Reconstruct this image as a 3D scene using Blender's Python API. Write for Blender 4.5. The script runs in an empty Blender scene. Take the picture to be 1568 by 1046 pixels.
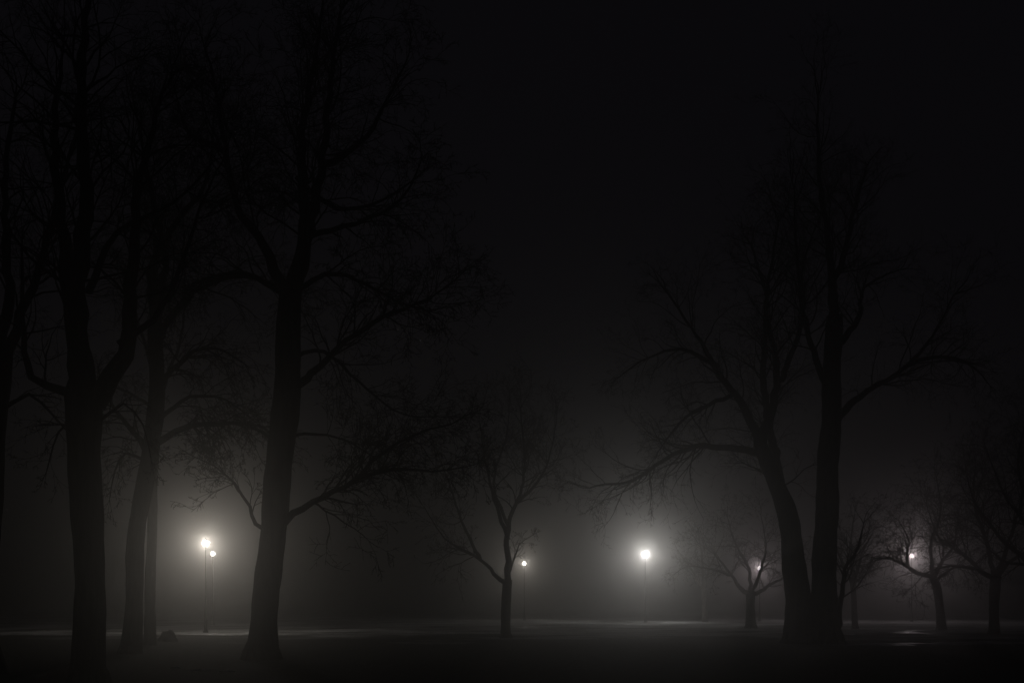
import bpy, math, random, bmesh
from mathutils import Vector

scene = bpy.context.scene
FPX = 1524.0     # a tree surveyed at distance d has unit d/FPX metres
EYE = 1.6

# ---------------------------------------------------------------- materials
def new_mat(name):
    m = bpy.data.materials.new(name); m.use_nodes = True
    nt = m.node_tree; nt.nodes.clear()
    return m, nt, nt.nodes, nt.links

def surf_mat(name, c1, c2, scale, rough=0.9, bump=0.3, stretch=(1,1,1), spec=0.2, dist=0.03):
    m, nt, N, L = new_mat(name)
    out = N.new('ShaderNodeOutputMaterial'); b = N.new('ShaderNodeBsdfPrincipled')
    tc = N.new('ShaderNodeTexCoord'); mp = N.new('ShaderNodeMapping'); mp.inputs['Scale'].default_value = stretch
    n = N.new('ShaderNodeTexNoise'); n.inputs['Scale'].default_value = scale; n.inputs['Detail'].default_value = 6
    r = N.new('ShaderNodeValToRGB'); r.color_ramp.elements[0].position = 0.35; r.color_ramp.elements[1].position = 0.68
    r.color_ramp.elements[0].color = (*c1, 1); r.color_ramp.elements[1].color = (*c2, 1)
    bp = N.new('ShaderNodeBump'); bp.inputs['Strength'].default_value = bump; bp.inputs['Distance'].default_value = dist
    L.new(tc.outputs['Object'], mp.inputs[0]); L.new(mp.outputs[0], n.inputs['Vector'])
    L.new(n.outputs['Fac'], r.inputs[0]); L.new(r.outputs[0], b.inputs['Base Color'])
    L.new(n.outputs['Fac'], bp.inputs['Height']); L.new(bp.outputs[0], b.inputs['Normal'])
    b.inputs['Roughness'].default_value = rough; b.inputs['Specular IOR Level'].default_value = spec
    L.new(b.outputs[0], out.inputs[0])
    return m

bark = surf_mat('bark', (0.022,0.018,0.015), (0.07,0.06,0.05), 7, 0.95, 0.8, (1,1,0.18), 0.1)
metal = surf_mat('painted_metal', (0.008,0.008,0.008), (0.016,0.016,0.016), 12, 0.9, 0.1, spec=0.0)
stone = surf_mat('stone', (0.06,0.055,0.05), (0.14,0.13,0.12), 4, 0.9, 0.6)
ice = surf_mat('wet_slush', (0.25,0.25,0.255), (0.80,0.80,0.82), 2.5, 0.4, 0.6, (1,1,1), 0.6)

gm, nt, N, L = new_mat('winter_grass')
out = N.new('ShaderNodeOutputMaterial'); b = N.new('ShaderNodeBsdfPrincipled')
tc = N.new('ShaderNodeTexCoord')
n1 = N.new('ShaderNodeTexNoise'); n1.inputs['Scale'].default_value = 0.16; n1.inputs['Detail'].default_value = 8; n1.inputs['Roughness'].default_value = 0.65
n2 = N.new('ShaderNodeTexNoise'); n2.inputs['Scale'].default_value = 5.0; n2.inputs['Detail'].default_value = 8
sx = N.new('ShaderNodeSeparateXYZ'); L.new(tc.outputs['Object'], sx.inputs[0])
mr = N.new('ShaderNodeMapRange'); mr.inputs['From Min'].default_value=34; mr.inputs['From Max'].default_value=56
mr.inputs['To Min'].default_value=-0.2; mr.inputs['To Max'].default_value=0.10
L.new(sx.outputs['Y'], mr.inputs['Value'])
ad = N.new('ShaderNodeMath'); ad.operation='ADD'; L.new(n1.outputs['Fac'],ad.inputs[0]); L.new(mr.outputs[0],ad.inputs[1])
r1 = N.new('ShaderNodeValToRGB'); r1.color_ramp.elements[0].position = 0.48; r1.color_ramp.elements[1].position = 0.70
r2 = N.new('ShaderNodeValToRGB'); r2.color_ramp.elements[0].color = (0.012,0.012,0.009,1); r2.color_ramp.elements[1].color = (0.05,0.048,0.036,1)
r2.color_ramp.elements[0].position = 0.35; r2.color_ramp.elements[1].position = 0.7
mx = N.new('ShaderNodeMix'); mx.data_type = 'RGBA'
mx.inputs['B'].default_value = (0.68,0.68,0.68,1)
bp = N.new('ShaderNodeBump'); bp.inputs['Strength'].default_value = 0.7; bp.inputs['Distance'].default_value = 0.08
L.new(tc.outputs['Object'], n1.inputs['Vector']); L.new(tc.outputs['Object'], n2.inputs['Vector'])
L.new(ad.outputs[0], r1.inputs[0]); L.new(n2.outputs['Fac'], r2.inputs[0])
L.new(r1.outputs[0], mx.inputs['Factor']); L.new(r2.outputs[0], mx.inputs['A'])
L.new(mx.outputs['Result'], b.inputs['Base Color']); L.new(n2.outputs['Fac'], bp.inputs['Height']); L.new(bp.outputs[0], b.inputs['Normal'])
b.inputs['Roughness'].default_value = 0.9; b.inputs['Specular IOR Level'].default_value = 0.15
L.new(b.outputs[0], out.inputs[0])

# ---------------------------------------------------------------- helpers
def mesh_obj(name, v, f, mat, smooth=True):
    me = bpy.data.meshes.new(name); me.from_pydata(v, [], f); me.update()
    if smooth: me.polygons.foreach_set('use_smooth', [True]*len(me.polygons))
    me.materials.append(mat)
    o = bpy.data.objects.new(name, me); scene.collection.objects.link(o)
    return o

class Tubes:
    def __init__(s): s.v=[]; s.f=[]
    def tube(s, pts, rad, sides, rough=0.0):
        base = len(s.v); n = len(pts)
        ref = Vector((0.31,0.94,0.12))
        for i in range(n):
            t = (pts[min(i+1,n-1)]-pts[max(i-1,0)])
            if t.length < 1e-7: t = Vector((0,0,1))
            t.normalize()
            u = t.cross(ref)
            if u.length < 0.05: u = t.cross(Vector((1,0,0)))
            u.normalize(); w = t.cross(u)
            for k in range(sides):
                a = 2*math.pi*k/sides
                m = 1.0
                if rough: m += rough*(math.sin(3*a+i*0.23)+0.6*math.sin(5*a-i*0.31+1)+0.6*math.sin(2*a+i*0.11))
                s.v.append(pts[i] + (u*math.cos(a)+w*math.sin(a))*rad[i]*m)
        for i in range(n-1):
            for k in range(sides):
                a = base+i*sides+k; b2 = base+i*sides+(k+1)%sides
                s.f.append((a,b2,b2+sides,a+sides))
        if sides>3:
            s.f.append(tuple(base+k for k in range(sides))[::-1])
            s.f.append(tuple(base+(n-1)*sides+k for k in range(sides)))

def catmull(P, R, step):
    out=[]; rr=[]
    n=len(P)
    for i in range(n-1):
        p0=P[max(i-1,0)]; p1=P[i]; p2=P[i+1]; p3=P[min(i+2,n-1)]
        k=max(2,int((p2-p1).length/step))
        for j in range(k):
            t=j/k
            out.append(0.5*((2*p1)+(p2-p0)*t+(2*p0-5*p1+4*p2-p3)*t*t+(3*p1-p0-3*p2+p3)*t**3))
            rr.append(R[i]+(R[i+1]-R[i])*t)
    out.append(P[-1].copy()); rr.append(R[-1])
    return out, rr

def rvec(rng):
    while True:
        v=Vector((rng.uniform(-1,1),rng.uniform(-1,1),rng.uniform(-1,1)))
        if 0.05<v.length<1: return v.normalized()

def grow(T, rng, p, d, length, r, level, maxl, up, droop, dens, rmin):
    n = max(3, min(8, int(length/0.3)+2)) if level<maxl else 3
    pts=[p.copy()]; rad=[r]; cur=p.copy(); dirn=d.normalized()
    seg=length/n
    for i in range(n):
        t=(i+1)/n
        dirn = (dirn + rvec(rng)*0.30 + Vector((0,0,up*(1-t)*0.3 - droop*t*0.3))).normalized()
        cur = cur + dirn*seg
        if cur.z < 0.8: cur.z = 0.8
        pts.append(cur.copy()); rad.append(max(rmin*0.7, r*(1-0.85*t)))
    T.tube(pts, rad, 4 if level<=1 else 3)
    if level<maxl:
        k = max(3, int(dens*(3.5+length*2.2)))
        k = min(k, 11 if level<maxl-1 else 6)
        for _ in range(k):
            t=rng.uniform(0.15,1.0); fi=t*n; i=min(int(fi),n-1); q=pts[i].lerp(pts[i+1],fi-i)
            dd=(pts[i+1]-pts[i]).normalized()
            side=dd.cross(rvec(rng))
            if side.length<0.1: continue
            ang=rng.uniform(0.4,1.1)
            nd=dd*math.cos(ang)+side.normalized()*math.sin(ang)
            ln=length*rng.uniform(0.3,0.65)*(1.1-0.4*t)
            grow(T,rng,q,nd,ln,max(rmin,rad[i]*0.6),level+1,maxl,up,droop,dens,rmin)

def tree(dist, px_x, trunk, limbs, seed, up=0.35, droop=0.1, dens=1.0, maxl=4, twl=1.0, rmin=0.006, start=0.22, flare=0.14):
    """trunk/limbs are in local survey units measured from the foot of the trunk."""
    rng=random.Random(seed); s=dist/FPX; T=Tubes()
    X0=(px_x-784)*s
    P=[Vector((a*s, rng.uniform(-.05,.05) if i else 0, z*s)) for i,(a,z,r) in enumerate(trunk)]
    P[0].z=-0.15
    R=[r*s for a,z,r in trunk]
    pts,rad=catmull(P,R,0.2)
    zb=trunk[0][2]*s
    rad2=[]
    for i,(q,rr) in enumerate(zip(pts,rad)):
        fl = 1+flare*math.exp(-max(0,q.z)/(0.5*zb+0.1)) + 0.035*math.sin(q.z*2.7+seed)+0.02*math.sin(q.z*7+seed*2)
        if i: pts[i]=q+Vector((math.sin(q.z*1.7+seed),math.cos(q.z*1.3+seed),0))*rr*0.06
        rad2.append(rr*fl)
    T.tube(pts,rad2,20,0.03)
    for k in range(7):
        a=k*math.pi/3.5+rng.uniform(-.3,.3); dv=Vector((math.cos(a),math.sin(a),0))
        T.tube([P[0]+dv*zb*0.55+Vector((0,0,zb*1.3+.15)),P[0]+dv*zb*0.9+Vector((0,0,zb*0.5+.15)),P[0]+dv*zb*1.15+Vector((0,0,0.13)),P[0]+dv*zb*1.5+Vector((0,0,0.03))],[zb*.2,zb*.24,zb*.2,zb*.08],7)
    for lb in limbs:
        pl, r0, r1 = lb[0], lb[1], lb[2]
        yd = lb[3] if len(lb)>3 else rng.uniform(-0.35,0.35)
        tl = lb[4] if len(lb)>4 else 1.0
        tot=sum(math.dist(pl[i],pl[i+1]) for i in range(len(pl)-1))
        acc=0; PP=[]
        for i,(a,z) in enumerate(pl):
            if i: acc+=math.dist(pl[i-1],pl[i])
            PP.append(Vector((a*s, yd*acc*s + (rng.uniform(-1,1)*acc*s*0.05), z*s)))
        m=len(pl)-1
        RR=[max(0.012,(r0+(r1*0.5-r0)*(i/m)**0.85)*s) for i in range(m+1)]
        q,rr=catmull(PP,RR,0.3)
        for i in range(1,len(q)): q[i]=q[i]+rvec(rng)*min(0.06,rr[i]*0.6)
        T.tube(q,rr,8)
        Lm=tot*s; n=len(q)
        td=(q[-1]-q[-3]).normalized()
        for _ in range(3):
            grow(T,rng,q[-1],(td+rvec(rng)*0.45),min(Lm,9)*rng.uniform(.18,.32)*twl,rr[-1]*.9,1,maxl,up,droop,dens*0.8,rmin)
        k=int(dens*(6+Lm*3.0)*tl)
        for j in range(k):
            t=start+(1-start)*rng.random()
            i=min(int(t*(n-1)),n-2)
            dd=(q[i+1]-q[i]).normalized(); side=dd.cross(rvec(rng))
            if side.length<0.1: continue
            ang=rng.uniform(0.4,1.15)
            nd=dd*math.cos(ang)+side.normalized()*math.sin(ang)
            ln=(0.5+min(Lm,8)*rng.uniform(0.14,0.42)*(1.15-0.4*t))*twl
            grow(T,rng,q[i],nd,ln,max(rmin,min(rr[i]*0.4,0.035)),1,maxl,up,droop,dens*0.8,rmin)
    o=mesh_obj('bare_tree',[tuple(v) for v in T.v],T.f,bark)
    o.location=(X0,dist,0)
    return o

# ---------------------------------------------------------------- trees
tree(20,137,[(0,0,27),(-1,60,23),(-1,150,22),(-4,270,23),(-8,350,25),(-10,450,28)],[
 ([(-16,430),(-38,590),(-55,700),(-65,850),(-80,1000)],17,5,0.1),
 ([(-8,430),(-10,590),(5,750),(15,900),(20,1050)],18,6,-0.1),
 ([(8,430),(45,510),(48,650),(62,800),(80,950)],17,5,0.15),
 ([(-22,440),(-95,475),(-117,570),(-130,700)],8,3,0.2),
 ([(45,520),(90,560),(120,640),(150,760),(180,860)],6,2,0.3),
 ([(-2,600),(30,700),(110,760),(160,850)],6,2,0.3),
 ([(-12,380),(-40,400),(-65,370),(-80,330)],3,1,0.3,1.2),
 ([(12,400),(50,430),(75,400),(85,350)],3,1,0.2,1.2)],11,up=.25,droop=.2,dens=.8,rmin=.004,twl=.9)
tree(32,200,[(0,0,16),(4,60,13),(6,110,13),(10,200,13),(32,310,13),(40,400,12),(38,500,10)],[
 ([(35,320),(70,343),(110,353),(150,356),(195,352),(225,330)],6,2,0.1,1.5),
 ([(39,480),(90,560),(150,587),(205,580),(235,565)],6,2,0.2),
 ([(38,495),(25,600),(60,670),(100,750),(110,850)],9,2,0.2),
 ([(38,495),(60,600),(45,700),(30,820)],7,2,-0.2),
 ([(32,310),(0,340),(-30,380),(-60,440)],6,2,0.1,1.3),
 ([(40,400),(90,450),(140,460),(190,430)],5,1.5,-0.3,1.3),
 ([(36,350),(80,400),(130,400),(170,370)],4,1.5,0.5,1.3),
 ([(30,290),(-10,310),(-30,280),(-40,240)],3,1,0.2,1.3)],12,droop=.6,up=.1,dens=.95,rmin=.007)
tree(39,229,[(0,0,9),(2,120,7.5),(5,220,7),(8,330,6),(15,450,5)],[
 ([(8,330),(30,400),(60,480),(70,600)],4,1.5),([(12,400),(-10,480),(-30,560)],4,1.5),([(15,450),(20,540),(25,650)],5,1.5),([(10,360),(-40,390),(-80,400)],3,1.2)],13,dens=.6)
# principal tree
tree(28.7,400,[(0,0,26),(4,40,21),(9,110,19.5),(18,210,20),(30,310,21),(38,410,21),(43,510,18),(45,565,17)],[
 ([(43,545),(20,600),(0,640),(-35,690),(-60,780),(-75,880),(-100,960)],11,3,0.1),
 ([(46,555),(60,640),(55,740),(52,830),(60,930),(70,1010)],13,5,0.2),
 ([(48,540),(78,650),(100,760),(115,860),(130,960)],11,4,-0.15),
 ([(38,555),(-10,590),(-60,597),(-110,580),(-150,540)],5,2,0.15,1.3),
 ([(52,565),(100,585),(150,575),(210,540),(260,520)],5,2,-0.2,1.3),
 ([(46,415),(68,432),(90,450),(130,490),(200,535),(250,560),(300,600)],8,2,0.1,1.5),
 ([(26,205),(48,222),(80,243),(140,275),(180,318),(240,348),(290,365)],7,2,0.05,1.4),
 ([(140,275),(200,293),(260,290),(320,300)],4,1.2,0.1,1.4),
 ([(10,195),(-10,210),(-20,235),(-42,270),(-75,298),(-105,312)],4,1.3,0.1,1.3),
 ([(100,760),(150,800),(190,880),(220,960)],6,2,0.3),
 ([(55,740),(110,700),(180,720),(240,780)],5,2,0.3),
 ([(78,650),(150,660),(220,690),(250,740)],5,2,-0.3),
 ([(40,460),(90,480),(140,440),(200,400),(260,400)],4,1.3,0.6,1.3),
 ([(34,340),(80,350),(130,340),(190,300)],3,1,0.5,1.3),
 ([(30,330),(-20,360),(-60,370),(-110,340)],3,1,0.4,1.3),
 ([(-60,780),(-120,820),(-150,900)],5,2,0.3)],14,up=.2,droop=.35,dens=.9,rmin=.008,twl=.95)
tree(23,-22,[(0,0,30),(-6,60,22),(0,170,18),(10,300,17),(18,400,16),(24,500,15)],[
 ([(22,490),(30,600),(20,750),(30,900)],10,4,0.1),([(22,480),(60,600),(80,750),(100,900)],9,3,0.2),
 ([(18,400),(60,430),(90,400),(120,360)],4,1.5,0.3)],15,dens=.75,up=.2,droop=.4,rmin=.004)
tree(48.8,775,[(0,0,8),(0,50,7),(1,88,7.5)],[
 ([(-2,84),(-18,98),(-40,120),(-72,138),(-95,152),(-130,205)],4,1,0.1),
 ([(3,86),(2,150),(6,185),(22,220),(28,270),(22,350)],5.5,1.5,0.0),
 ([(3,95),(12,118),(20,142),(38,156)],2.2,.8,0.2,.7),
 ([(2,150),(-15,200),(-30,260),(-40,330)],4,1.2,-0.3),
 ([(15,205),(50,240),(70,290),(80,350)],3,1,0.3),
 ([(-40,120),(-70,180),(-90,240),(-110,290)],3,1,0.5),
 ([(4,170),(-20,240),(0,320),(5,380)],3,1,0.5)],16,dens=.8,twl=.95,start=.35,rmin=.008)
# large right tree group
tree(42,1262,[(0,0,26),(-1,50,22),(0,100,18),(4,200,17),(8,300,16),(12,400,14),(16,500,12)],[
 ([(16,490),(18,550),(38,600),(60,680),(90,760)],8,3,0.2),
 ([(16,490),(0,600),(-20,700),(-30,800)],7,2.5,-0.2),
 ([(14,330),(40,365),(68,385),(128,425),(168,465),(218,545)],7,2.5,0.1),
 ([(16,450),(60,500),(80,560),(150,600)],6,2,0.4),
 ([(128,425),(180,440),(230,430),(270,400)],4,1.2,0.2),
 ([(20,10),(22,75),(26,110),(44,145),(50,180)],5,1.5,-0.2),
 ([(10,380),(-30,450),(-60,540),(-80,640)],6,2,-0.4)],17,dens=.8,rmin=.006)
tree(42.6,1226,[(0,0,24),(-4,60,20),(-10,120,17),(-20,190,15),(-36,240,13),(-62,300,10)],[
 ([(-60,295),(-85,360),(-125,420),(-150,470),(-200,540)],8,2.5,0.1),
 ([(-12,110),(-14,200),(-22,290),(-32,420),(-24,560),(-30,680)],12,3,0.3),
 ([(-62,290),(-110,296),(-160,298),(-205,282),(-260,245),(-300,240),(-325,232)],6,1.5,-0.05,1.2),
 ([(-62,300),(-40,400),(-60,500),(-50,620)],8,2,-0.2),
 ([(-125,420),(-180,450),(-230,440),(-280,410)],4,1.3,0.2),
 ([(-30,400),(10,500),(20,600),(60,700)],5,1.5,0.2),
 ([(-100,380),(-170,350),(-210,300)],4,1.3,0.4)],18,dens=.8,droop=.4,rmin=.006)
# small ornamental trees at the right
tree(70,1150,[(0,0,8),(-1,30,6.5),(0,55,7)],[
 ([(-3,52),(-18,62),(-30,80),(-50,108),(-80,130)],4,1,.1),([(3,52),(15,55),(35,68),(52,78),(68,110)],4,1,.1),
 ([(0,54),(-2,90),(-20,130),(-30,170)],3.5,1,.2),([(1,54),(12,85),(20,120),(10,170)],3.5,1,-.2),
 ([(-30,80),(-60,90),(-95,95),(-110,85)],2.5,.8,.2)],19,dens=.75,droop=.5,rmin=.012,twl=1.15)
tree(61,1442,[(0,0,7.5),(-3,40,6),(-8,70,6),(-16,86,6)],[
 ([(-14,84),(-40,90),(-52,110),(-48,140),(-60,170)],4,1,.1),([(-12,80),(0,105),(20,130),(30,180)],4,1,.1),
 ([(-14,84),(-20,130),(-10,180),(-20,230)],3.5,1,-.2),([(-40,90),(-75,110),(-100,110),(-115,95)],3,.8,.2),
 ([(-6,78),(30,100),(55,95),(70,80)],2.5,.8,.3)],20,dens=.85,droop=.6,rmin=.011,twl=1.2)
tree(54,1522,[(0,0,8),(0,45,7),(3,88,8)],[
 ([(0,85),(-22,100),(-55,130),(-80,150),(-100,200)],4.5,1,.1),([(5,85),(22,110),(50,130),(70,180)],4.5,1,-.1),
 ([(2,88),(-8,150),(-20,210),(-10,270)],4,1,.2),([(4,88),(20,150),(30,220),(25,290)],4,1,-.2),
 ([(-22,100),(-60,105),(-90,95),(-110,70)],3,.8,.4)],21,dens=.85,droop=.5,rmin=.009,twl=1.15)
tree(46,1612,[(0,0,11),(-4,60,9),(-14,100,8)],[
 ([(-12,95),(-45,130),(-80,160),(-110,210),(-120,260)],5,1.2,.1),([(-12,98),(-20,180),(-40,260),(-30,340)],5,1.2,.1),
 ([(-30,115),(-70,120),(-100,150)],3,1,.2),([(-10,95),(30,160),(60,250)],5,1,.1),([(-20,150),(-60,220),(-75,300)],3.5,1,.3)],22,dens=.75,rmin=.006)
tree(66,1310,[(0,0,5),(-2,40,4),(-4,70,4)],[
 ([(-4,68),(-20,100),(-30,140)],3,1,.1),([(-3,68),(10,110),(30,150)],3,1,.1),([(-3,70),(-4,130),(5,180)],3,1,.2),([(-3,70),(30,90),(50,95)],2,.7,.2)],23,dens=.7,droop=.3,rmin=.009,twl=1.2)
tree(90,1080,[(0,0,4),(-2,50,3.5)],[
 ([(-2,48),(-20,80),(-40,110)],2.5,1,.1),([(-2,48),(10,90),(30,130)],2.5,1,.1),([(-2,48),(-4,110),(-10,150)],2.5,1,.2)],24,dens=.5,rmin=.01)

# ---------------------------------------------------------------- ground
def ground_z(x,y):
    z = 0.10*math.sin(x*0.11+1.3)*math.sin(y*0.09)+0.05*math.sin(x*0.31+y*0.17)
    return z*max(0,min(1,(y-6)/20))*0.6
xs=[-900,-500,-300,-200]+[i*2.5 for i in range(-60,61)]+[200,300,500,900]
ys=[-300,-100,-30]+[i*2.5 for i in range(-4,64)]+[180,220,300,500,900]
v=[];f=[]
for y in ys:
    for x in xs:
        v.append((x,y,ground_z(x,y) if abs(x)<=150 and y<160 else 0))
W=len(xs)
for j in range(len(ys)-1):
    for i in range(W-1):
        a=j*W+i; f.append((a,a+1,a+1+W,a+W))
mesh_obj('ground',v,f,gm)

def patch(cx,cy,rx,ry,seed):
    rng=random.Random(seed); n=60; vv=[(cx,cy,ground_z(cx,cy)+0.05)]
    ph=[rng.uniform(0,6.28) for _ in range(9)]
    for sc in (0.5,1.0):
        for k in range(n):
            a=2*math.pi*k/n; r=1+sum(0.15*math.sin((m+2)*a+ph[m]) for m in range(9))
            x=cx+rx*r*sc*math.cos(a); y=cy+ry*r*sc*math.sin(a)
            vv.append((x,y,ground_z(x,y)+(0.045 if sc<1 else -0.01)))
    ff=[(0,1+k,1+(k+1)%n) for k in range(n)]+[(1+k,1+n+k,1+n+(k+1)%n,1+(k+1)%n) for k in range(n)]
    return vv,ff
def patches(name,lst,mat):
    V=[];F=[]
    for i,(cx,cy,rx,ry) in enumerate(lst):
        vv,ff=patch(cx,cy,rx,ry,i*7+3); o=len(V); V+=vv; F+=[tuple(q+o for q in t) for t in ff]
    return mesh_obj(name,V,F,mat)
patches('snow_patches',[(15.5,40.5,2.6,1.1),(19.5,41,2.2,1),(24,46,3,1.2),(22,56,1.8,1.2),(18,53,1.2,.8),(-7.3,23.4,.25,.1),(-6.6,23.0,.15,.06),(-8.2,24.3,.12,.06),
 (-16,53,2.4,.8),(-10,55,2,.6),(-22,50,1.8,.8),(-4,57,3,.6),(3,71,4,.9),(27,60,3,1.4),(-27,52,3,.8),(34,58,2,1.2)],ice)

bm=bmesh.new(); bmesh.ops.create_icosphere(bm,subdivisions=3,radius=1)
for q in bm.verts:
    c=q.co; k=1+0.12*math.sin(c.x*3+1)*math.sin(c.y*4)+0.08*math.sin(c.z*6+c.x*4)
    q.co=Vector((c.x*0.40*k*(1-0.35*max(0,c.z)),c.y*0.36*k,c.z*0.38*k+0.12))
me=bpy.data.meshes.new('boulder'); bm.to_mesh(me); bm.free(); me.materials.append(stone)
me.polygons.foreach_set('use_smooth',[True]*len(me.polygons))
o=bpy.data.objects.new('boulder',me); scene.collection.objects.link(o); o.location=((258-784)*43/FPX,43,0)

# ---------------------------------------------------------------- lamps
def lathe(profile,n=16):
    vv=[];ff=[]
    for r,z in profile:
        for k in range(n):
            a=2*math.pi*k/n; vv.append((r*math.cos(a),r*math.sin(a),z))
    for i in range(len(profile)-1):
        for k in range(n):
            a=i*n+k;b2=i*n+(k+1)%n; ff.append((a,b2,b2+n,a+n))
    ff.append(tuple(range(n))[::-1]); ff.append(tuple((len(profile)-1)*n+k for k in range(n)))
    return vv,ff
def glass(col,strength):
    # opal lamp glass: lets the bulb's light through and glows itself
    m,nt,N,L=new_mat('opal_glass')
    out=N.new('ShaderNodeOutputMaterial'); em=N.new('ShaderNodeEmission'); tr=N.new('ShaderNodeBsdfTransparent'); ads=N.new('ShaderNodeAddShader')
    em.inputs[0].default_value=(*col,1); em.inputs[1].default_value=strength
    L.new(em.outputs[0],ads.inputs[0]); L.new(tr.outputs[0],ads.inputs[1]); L.new(ads.outputs[0],out.inputs[0])
    m.cycles.emission_sampling='NONE'
    return m
def lamp(x,y,h,power,col,r,glow):
    e=bpy.data.objects.new('street_lamp',None); scene.collection.objects.link(e); e.location=(x,y,0)
    vv,ff=lathe([(.15,-.1),(.15,.08),(.10,.14),(.09,.7),(.065,.78),(.05,1.2),(.035,h-.5),(.035,h-r-.12),(.06,h-r-.08),(.08,h-r-.03),(.06,h-r-.02)])
    p=mesh_obj('post',vv,ff,metal); p.parent=e
    vv,ff=lathe([(r*.35,h+r+.01),(r*.5,h+r+.02),(r*.4,h+r+.05),(r*.15,h+r+.09),(.02,h+r+.15)])
    c=mesh_obj('cap',vv,ff,metal); c.parent=e
    vv,ff=lathe([(max(.01,r*math.sin(math.pi*i/12)),h-r*math.cos(math.pi*i/12)) for i in range(13)],20)
    c=mesh_obj('globe',vv,ff,glass(col,glow)); c.parent=e
    ld=bpy.data.lights.new('bulb','POINT'); ld.energy=power; ld.color=col; ld.shadow_soft_size=.12
    lo=bpy.data.objects.new('bulb',ld); scene.collection.objects.link(lo); lo.parent=e; lo.location=(0,0,h)
warm=(1,.91,.79); neut=(1,.96,.90); pink=(1,.84,.85)
def at(px,d): return (px-784)*d/FPX
def hh(py,d): return EYE+(925-py)*d/FPX
lamp(at(315,57),57,hh(831,57),400,warm,.18,6)
lamp(at(326,80),80,hh(847,80),90,warm,.17,8)
lamp(at(988,88),88,hh(848,88),900,neut,.24,11)
lamp(at(803,105),105,hh(862,105),290,warm,.18,9)
lamp(at(1163,100),100,hh(869,100),210,pink,.17,7)
lamp(at(1396,95),95,hh(850,95),400,pink,.2,2)

# ---------------------------------------------------------------- fog
def fog(dens,height,sx_,sy_,g):
    fm,nt,N,L=new_mat('fog')
    out=N.new('ShaderNodeOutputMaterial'); vs=N.new('ShaderNodeVolumeScatter')
    vs.inputs['Density'].default_value=dens; vs.inputs['Anisotropy'].default_value=g; vs.inputs['Color'].default_value=(1,.985,.97,1)
    L.new(vs.outputs[0],out.inputs['Volume'])
    bm=bmesh.new(); bmesh.ops.create_cube(bm,size=1)
    me=bpy.data.meshes.new('fog'); bm.to_mesh(me); bm.free(); me.materials.append(fm)
    fo=bpy.data.objects.new('fog',me); scene.collection.objects.link(fo); fo.scale=(sx_,sy_,height+2); fo.location=(0,120,(height-2)/2)
fog(0.0135,24,500,420,0.885)

# ---------------------------------------------------------------- world
w=bpy.data.worlds.new('World'); scene.world=w; w.use_nodes=True
bg=w.node_tree.nodes['Background']; bg.inputs[0].default_value=(.76,.69,.90,1); bg.inputs[1].default_value=0.0037

# ---------------------------------------------------------------- camera
cam=bpy.data.cameras.new('camera'); co=bpy.data.objects.new('camera',cam); scene.collection.objects.link(co)
co.location=(0,0,EYE); co.rotation_euler=(math.radians(90),0,0)
cam.lens=36*FPX/1568; cam.sensor_width=36; cam.clip_end=3000
cam.shift_y=(925-522.5)/1568
scene.camera=co
scene.view_settings.view_transform='Standard'; scene.view_settings.look='None'; scene.view_settings.exposure=0
